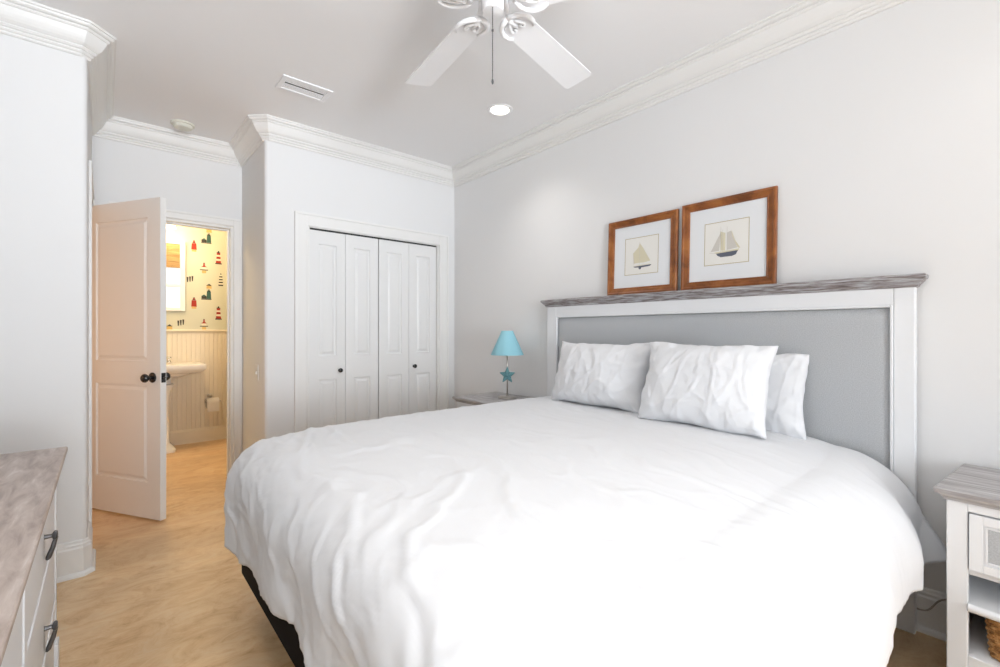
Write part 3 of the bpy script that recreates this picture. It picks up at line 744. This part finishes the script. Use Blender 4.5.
# ---------------------------------------------------------------- nightstands
def nightstand(y0, y1, label, visible_far=True):
    """body front at X=2.022, back by the wall; y0..y1 body sides"""
    X0, X1 = 2.022, 2.425; zt = .655
    r = root('nightstand', label, 'nightstand', (2.22, (y0+y1)/2, 0), 'white nightstands beside the bed')
    st = .048
    bm = B((X0, X0+.022, y1-st, y1, 0, zt), (X0, X0+.022, y0, y0+st, 0, zt), (X0+.022, X1, y1-.018, y1, 0, zt), (X0+.022, X1, y0, y0+.018, 0, zt), (X1-.012, X1, y0+.018, y1-.018, .05, zt))
    box(bm, X0, X0+.022, y0+st, y1-st, .05, .185); box(bm, X0, X0+.022, y0+st, y1-st, .628, zt); box(bm, X0+.022, X1-.012, y0+.018, y1-.018, .165, .183); box(bm, X0+.022, X1-.012, y0+.018, y1-.018, .428, .446)
    obj('body', bm, M_WHITE, r, bevel=.0025)
    bm = bmesh.new(); prev = None   # moulded grey top
    for d, z in ((-.003, .655), (.006, .655), (.008, .664), (.014, .669), (.016, .673), (.024, .675), (.026, .688), (.022, .692)):
        ring = [bm.verts.new(p) for p in ((X1+.004, y0-d, z), (X0-d, y0-d, z), (X0-d, y1+d, z), (X1+.004, y1+d, z))]
        if prev:
            for k in range(4): bm.faces.new((prev[k], prev[(k+1) % 4], ring[(k+1) % 4], ring[k]))
        else: bm.faces.new(ring[::-1])
        prev = ring
    bm.faces.new(prev); o = obj('tabletop', bm, M_GREYWOOD, r); o['label'] = 'weathered grey wood top'
    bm = bmesh.new(); box(bm, X0+.004, X1-.014, y0+.0185, y1-.0185, .322, .346)
    tube(bm, [(X0+.002, y0+.0485, .334), (X0+.002, y1-.0485, .334)], .013, 12); obj('shelf', bm, M_WHITE, r, bevel=.002)
    # drawer front with raised border and linen inset
    a, b, z0, z1 = y0+st+.003, y1-st-.003, .452, .624; x = X0-.004
    dw = obj('drawer', B((x+.006, x+.022, a, b, z0, z1), (x, x+.006, b-.030, b, z0, z1), (x, x+.006, a, a+.030, z0, z1), (x, x+.006, a+.030, b-.030, z0, z0+.026), (x, x+.006, a+.030, b-.030, z1-.026, z1),
        (x+.003, x+.006, b-.040, b-.034, z0+.03, z1-.03), (x+.003, x+.006, a+.034, a+.040, z0+.03, z1-.03), (x+.003, x+.006, a+.040, b-.040, z0+.03, z0+.036), (x+.003, x+.006, a+.040, b-.040, z1-.036, z1-.03)), M_WHITE, r, bevel=.0015)
    ip = obj('inset_panel', B((x+.0045, x+.006, a+.041, b-.041, z0+.037, z1-.037)), M_LINEN, None); ip.parent = dw; ip.location = -dw.location-r.location+dw.location-dw.location if False else Vector((0, 0, 0))
    kb = bmesh.new(); lathe(kb, [(0, 0), (.012, 0), (.008, .006), (.007, .014), (.016, .020), (.017, .026), (.010, .031), (0, .032)], 20, Matrix.Translation((x+.0045, (a+b)/2, (z0+z1)/2)) @ Matrix.Rotation(-PI/2, 4, 'Y'))
    kn = obj('knob', kb, M_IRON, None, smooth=True); kn.parent = dw
    for y in (y1-.075, y1-.11): pass
    return r
ns = nightstand(-.395, .172, 'nearer white nightstand with a grey wood top and a woven basket inside')
nf = nightstand(2.345, 2.835, 'white nightstand with a grey wood top in the far corner under the blue lamp')
def turn(o, deg, px_, py_):
    a = math.radians(deg); p = Vector((px_, py_, 0)); o.rotation_euler.z = a
    q = Matrix.Rotation(a, 3, 'Z') @ (o.location-p)+p; o.location = q
turn(ns, -5, 1.996, .198)
# woven basket in the near nightstand
bk = root('woven_basket', 'golden woven seagrass basket in the lower shelf of the near nightstand', 'basket', (2.20, -.10, .183))
bm = bmesh.new(); random.seed(3)
bx0, bx1, by0, by1 = 2.06, 2.36, -.290, .082
def ringpts(d, z, n=18):
    pts = []
    for k in range(n):
        for (ax_, ay_, bx_, by_) in (): pass
    return pts
for k in range(9):     # braided coils stacked up
    z = .183+.008+k*.0135
    lp = rr(bx0-.001*k, bx1+.001*k, by0-.001*k, by1+.001*k, z, .035, 4)
    dense = []
    for i in range(len(lp)):
        p, q = Vector(lp[i]), Vector(lp[(i+1) % len(lp)]); m = max(1, int((q-p).length/.012))
        for t in range(m): dense.append(p.lerp(q, t/m))
    for ph in (0, PI):
        cc = Vector(((bx0+bx1)/2, (by0+by1)/2, z))
        pts = []
        for i, p in enumerate(dense):
            a = i*1.25+ph+k; o_ = (p-cc).normalized()
            pts.append(p+o_*.0035*math.cos(a)+Vector((0, 0, .0045*math.sin(a))))
        tube(bm, pts, .0055, 6, closed=True)
loft(bm, [rr(bx0+.004, bx1-.004, by0+.004, by1-.004, .184, .03, 4), rr(bx0+.004, bx1-.004, by0+.004, by1-.004, .295, .03, 4)], True, False)
obj('basket_body', bm, M_BASKET, bk, smooth=True); turn(bk, -5, 1.996, .198)
# cord behind the near nightstand
bm = bmesh.new(); pts = [(2.425, .34, .10), (2.428, .30, .092), (2.428, .27, .092), (2.43, .25, .105), (2.432, .225, .145), (2.432, .19, .165), (2.432, .1, .17), (2.436, -.05, .16)]
cu = []
for i in range(len(pts)-1):
    for t in range(5):
        p0 = Vector(pts[max(i-1, 0)]); p1 = Vector(pts[i]); p2 = Vector(pts[i+1]); p3 = Vector(pts[min(i+2, len(pts)-1)]); t_ = t/5
        cu.append(.5*((2*p1)+(-p0+p2)*t_+(2*p0-5*p1+4*p2-p3)*t_*t_+(-p0+3*p1-3*p2+p3)*t_**3))
tube(bm, cu, .0032, 8)
tag(obj('power_cord', bm, M_CORD, None, smooth=True), 'thin grey cord running along the baseboard between headboard and nightstand', 'cord')

# ---------------------------------------------------------------- lamp
LX, LY, LZ = 2.252, 2.520, .692
lm = root('table_lamp', 'small table lamp with an aqua cone shade and a teal starfish on its stem', 'lamp', (LX, LY, LZ))
bm = bmesh.new(); lathe(bm, [(0, 0), (.070, 0), (.071, .004), (.070, .011), (.064, .014), (.012, .017), (.010, .026), (0, .026)], 40, Matrix.Translation((LX, LY, LZ))); obj('base', bm, M_NICKEL, lm, smooth='auto')
bm = bmesh.new(); tube(bm, [(LX, LY, LZ+.02), (LX, LY, LZ+.44)], .0055, 12); obj('stem', bm, M_NICKEL, lm, smooth=True)
fr = Matrix.Translation((LX, LY, 0)) @ Matrix.Rotation(math.atan2(LY, LX), 4, 'Z')     # star faces the room
bm = bmesh.new(); Ms = Matrix.Translation((LX, LY, .862)) @ Matrix.Rotation(math.radians(48), 4, 'Z') @ Matrix(((0, 0, -1), (-1, 0, 0), (0, 1, 0))).to_4x4()
ct = [bm.verts.new(Ms @ Vector((0, 0, .022))), bm.verts.new(Ms @ Vector((0, 0, -.010)))]; ring = []
for k in range(10):
    a = PI/2+k*PI/5; rad = .068 if k % 2 == 0 else .030
    ring.append(bm.verts.new(Ms @ Vector((rad*math.cos(a), rad*math.sin(a)*1.08, .006))))
for k in range(10):
    bm.faces.new((ct[0], ring[k], ring[(k+1) % 10])); bm.faces.new((ct[1], ring[(k+1) % 10], ring[k]))
obj('starfish', bm, M_STAR, lm, bevel=.003)
bm = bmesh.new(); lathe(bm, [(.118, 1.012), (.120, 1.012), (.121, 1.016), (.044, 1.186), (.043, 1.190), (.041, 1.190), (.041, 1.186), (.117, 1.016), (.118, 1.012)], 48, Matrix.Translation((LX, LY, 0))); sd = obj('lamp_shade', bm, M_SHADE, lm, smooth='auto')
bm = bmesh.new(); tube(bm, [(LX-.041, LY, 1.184), (LX+.041, LY, 1.184)], .002, 6); tube(bm, [(LX, LY-.041, 1.184), (LX, LY+.041, 1.184)], .002, 6); tube(bm, [(LX, LY, 1.13), (LX, LY, 1.19)], .004, 8); obj('shade_spider', bm, M_NICKEL, lm)

# ---------------------------------------------------------------- dresser
dsr = root('dresser', 'long white dresser with a whitewashed wood top and dark pulls at the left edge', 'dresser', (-.36, 1.31, 0))
DX, DYa, DYb, DT = -.118, .52, 2.078, .772
bm = B((-.57, DX-.003, DYa+.0015, DYb-.0015, .11, DT-.003))
box(bm, DX-.022, DX, DYb-.030, DYb, .10, DT); box(bm, DX-.022, DX, DYa, DYa+.030, .10, DT); box(bm, DX-.022, DX, 1.285, 1.325, .10, DT)
for y0, y1 in ((DYa+.03, 1.285), (1.325, DYb-.03)):
    for z in (.10, .300, .515, .742): box(bm, DX-.022, DX, y0, y1, z, z+(.030 if z > .7 else .022))
obj('body', bm, M_WHITE, dsr, bevel=.002)
bm = bmesh.new(); prev = None
for d, z in ((0, DT), (.010, DT), (.012, DT+.008), (.022, DT+.010), (.025, DT+.016), (.025, DT+.026), (.022, DT+.029)):
    ring = [bm.verts.new(p) for p in ((-.585, DYa-d, z), (DX+d, DYa-d, z), (DX+d, DYb+d, z), (-.585, DYb+d, z))]
    if prev:
        for k in range(4): bm.faces.new((prev[k], prev[(k+1) % 4], ring[(k+1) % 4], ring[k]))
    else: bm.faces.new(ring[::-1])
    prev = ring
bm.faces.new(prev); o = obj('dresser_top', bm, M_DRESSTOP, dsr); o['label'] = 'whitewashed wood top'
bm = B((-.565, DX+.006, DYa-.006, DYa+.05, 0, .185), (-.565, DX+.006, DYb-.05, DYb+.006, 0, .185), (DX-.02, DX+.006, DYa+.05, DYb-.05, .05, .105)); obj('plinth', bm, M_WHITE, dsr, bevel=.003)
for y0, y1 in ((DYa+.032, 1.283), (1.327, DYb-.032)):
    for z0, z1 in ((.539, .740), (.324, .513), (.124, .298)):
        x = DX
        bm = leaf_mesh(y1-y0, z1-z0, .016, [(.03, y1-y0-.03, .028, z1-z0-.028)])
        bmesh.ops.transform(bm, matrix=Matrix.Translation((x-.006, y0, z0)) @ Matrix.Rotation(PI/2, 4, 'Z'), verts=bm.verts)
        dw = obj('drawer', bm, M_WHITE, dsr)
        ym, zm = (y0+y1)/2+.02, (z0+z1)/2-(.0 if z0 > .5 else .022)
        bm = bmesh.new(); xf = x-.006
        box(bm, xf, xf+.003, ym-.007, ym+.007, zm-.058, zm+.010)
        lathe(bm, [(0, 0), (.010, 0), (.006, .004), (.005, .018), (.011, .021), (.013, .025), (.010, .029), (0, .030)], 18, Matrix.Translation((xf, ym, zm)) @ Matrix.Rotation(PI/2, 4, 'Y'))
        tube(bm, [(xf+.026, ym, zm-.004), (xf+.020, ym, zm-.030), (xf+.011, ym, zm-.056), (xf+.008, ym, zm-.062)], [.0045, .0055, .0060, .003], 10)
        pl = obj('pull', bm, M_IRON, None, smooth='auto'); pl.parent = dw

# ---------------------------------------------------------------- ceiling fan
FX, FY = 1.085, 1.294
fan = root('ceiling_fan', 'white five blade ceiling fan with scrolled brackets and a pull chain', 'ceiling fan', (FX, FY, ZC))
FM = Matrix.Translation((FX, FY, 0))
bm = bmesh.new(); lathe(bm, [(0, ZC), (.070, ZC), (.070, ZC-.012), (.058, ZC-.035), (.030, ZC-.055), (.014, ZC-.058), (.014, ZC-.07), (0, ZC-.07)], 40, FM); obj('canopy', bm, M_FAN, fan, smooth='auto')
bm = bmesh.new(); lathe(bm, [(0, ZC-.065), (.03, ZC-.065), (.06, ZC-.075), (.105, ZC-.092), (.118, ZC-.115), (.120, ZC-.165), (.112, ZC-.190), (.085, ZC-.205), (.055, ZC-.212), (0, ZC-.212)], 48, FM); obj('motor_housing', bm, M_FAN, fan, smooth='auto')
bm = bmesh.new(); lathe(bm, [(0, 2.448), (.050, 2.446), (.052, 2.432), (.043, 2.424), (.040, 2.375), (.036, 2.366), (.012, 2.362), (0, 2.360)], 36, FM); obj('switch_housing', bm, M_FAN, fan, smooth='auto')
bm = bmesh.new(); cxp, cyp = FX-.018, FY-.020
tube(bm, [(cxp, cyp, 2.37), (cxp, cyp, 2.095)], .0017, 6)
for k in range(40):
    lathe(bm, [(0, -.0022), (.0022, 0), (0, .0022)], 6, Matrix.Translation((cxp, cyp, 2.10+k*.0067)))
obj('pull_chain', bm, M_IRON, fan)
bm = bmesh.new(); lathe(bm, [(0, .010), (.003, .006), (.0045, -.002), (.003, -.010), (0, -.012)], 12, Matrix.Translation((cxp, cyp, 2.095))); obj('chain_pull', bm, M_IRON, fan, smooth=True)
bm = bmesh.new(); lathe(bm, [(0, .006), (.004, .003), (.004, -.003), (0, -.006)], 12, Matrix.Translation((cxp, cyp, 2.280))); obj('chain_connector', bm, M_IRON, fan, smooth=True)
random.seed(11)
for k in range(5):
    a = math.radians(11.3+72*k); Mb = Matrix.Translation((FX, FY, 2.395)) @ Matrix.Rotation(a, 4, 'Z') @ Matrix.Rotation(math.radians(-11), 4, 'X')
    bm = bmesh.new(); out = []
    r0, r1, w0, w1 = .118, .672, .058, .071
    for t in range(0, 9): th = PI/2+t/8*PI; out.append((r0+.03+.03*math.cos(th)*1.0, w0*math.sin(th)))
    rc = .018
    for cxx, cyy, a0 in ((r1-rc, -w1+rc, -PI/2), (r1-rc, w1-rc, 0)):
        for t in range(5): th = a0+t/4*PI/2; out.append((cxx+rc*math.cos(th), cyy+rc*math.sin(th)))
    prism(bm, out, Mb, .006); obj('blade', bm, M_FAN, fan)
    # scrolled bracket: a stem that forks in two leafy curls under the blade root
    bm = bmesh.new(); tf = lambda pts: [Mb @ Vector(p) for p in pts]
    Mi = Matrix.Translation((FX, FY, 2.395)) @ Matrix.Rotation(a, 4, 'Z')
    tube(bm, [Mi @ Vector((.055, 0, .075)), Mi @ Vector((.075, 0, .05)), Mi @ Vector((.085, 0, .02)), Mb @ Vector((.105, 0, -.008)), Mb @ Vector((.150, 0, -.006))], [.016, .014, .012, .011, .008], 10)
    for s in (-1, 1):
        arc = [(.085, 0, -.008), (.095, s*.030, -.009), (.115, s*.052, -.008), (.145, s*.064, -.007), (.175, s*.063, -.006), (.195, s*.050, -.005)]
        tube(bm, tf(arc), [.010, .010, .0095, .009, .008, .005], 8)
        sc_ = [(.115, s*.008, -.007), (.133, s*.022, -.007), (.156, s*.030, -.006), (.170, s*.024, -.006), (.163, s*.012, -.006), (.152, s*.016, -.006)]
        tube(bm, tf(sc_), [.007, .007, .006, .006, .005, .004], 8)
    obj('blade_bracket', bm, M_FAN, fan, smooth=True)

# ---------------------------------------------------------------- ceiling fittings
def ceil_lathe(name, prof, x, y, m, parent=None, n=40):
    bm = bmesh.new(); lathe(bm, prof, n, Matrix.Translation((x, y, ZC))); return obj(name, bm, m, parent, smooth='auto')
def downlight(x, y, power, label):
    r = root('recessed_light', label, 'ceiling light', (x, y, ZC), 'recessed ceiling downlights')
    ceil_lathe('trim_ring', [(.060, 0), (.086, 0), (.086, -.003), (.080, -.007), (.068, -.006), (.060, -.002), (.060, 0)], x, y, M_FAN, r)
    ceil_lathe('lens', [(0, -.001), (.0595, -.001), (.0595, -.004), (.03, -.006), (0, -.006)], x, y, M_CAN, r)
    l = bpy.data.lights.new('downlight', 'SPOT'); l.energy = power; l.color = (1, .965, .93); l.spot_size = 2.1; l.spot_blend = 1; l.shadow_soft_size = .06
    o = bpy.data.objects.new('downlight', l); o.location = (x, y, ZC-.03); COL.objects.link(o)
downlight(1.99, 2.30, 15, 'lit round recessed downlight in the ceiling just beyond the fan pull chain')
downlight(.55, .60, 32, 'added round recessed downlight, out of view above the foot of the bed, to brighten it')  # added fixture out of view, lifts the brightness of the bed
downlight(1.99, -.10, 5, 'lit round recessed downlight in the ceiling above the near nightstand')
downlight(-.05, -.10, 16, 'added round recessed downlight, out of view beside the near dresser end, for fill')  # added unseen fixture, shares the fill with the one above the bed
sm = root('smoke_detector', 'round ivory smoke detector on the ceiling of the door alcove', 'smoke detector', (.42, 3.93, ZC))
ceil_lathe('base', [(0, 0), (.072, 0), (.072, -.010), (.066, -.013), (0, -.013)], .42, 3.93, M_PLASTIC, sm)
ceil_lathe('cover', [(0, -.013), (.060, -.013), (.060, -.022), (.052, -.032), (.03, -.036), (0, -.037)], .42, 3.93, M_PLASTIC, sm)
vt = root('ceiling_vent', 'white rectangular louvred air vent in the ceiling', 'air vent', (.92, 2.88, ZC))
vx0, vx1, vy0, vy1 = .775, 1.062, 2.79, 2.965
bm = bmesh.new()
for b in ((vx0, vx1, vy0, vy0+.028), (vx0, vx1, vy1-.028, vy1), (vx0, vx0+.028, vy0+.028, vy1-.028), (vx1-.028, vx1, vy0+.028, vy1-.028)): box(bm, *b, ZC-.008, ZC)
obj('frame', bm, M_FAN, vt, bevel=.002)
obj('duct', B((vx0+.027, vx1-.027, vy0+.027, vy1-.027, ZC-.0012, ZC-.0002)), M_VDARK, vt)
for a, b in ((.0285, .054), (.0575, .072), (.086, .113), (.1165, .1465)):      # flat louvres, one open slot along the middle
    bm = bmesh.new(); box(bm, vx0+.028, vx1-.028, vy0+a, vy0+b, ZC-.0045, ZC-.0032); obj('louvre', bm, M_FAN, vt)
# small switch plate on the closet side wall
sp = root('wall_outlet', 'small ivory cover plate on the closet side wall by the bathroom door', 'outlet plate', (XO, 3.70, .88))
obj('plate', B((XO-.005, XO, 3.665, 3.735, .825, .94)), M_WALL, sp, bevel=.002)
obj('toggle', B((XO-.014, XO-.005, 3.695, 3.705, .872, .893)), M_TRIM, sp, bevel=.001)
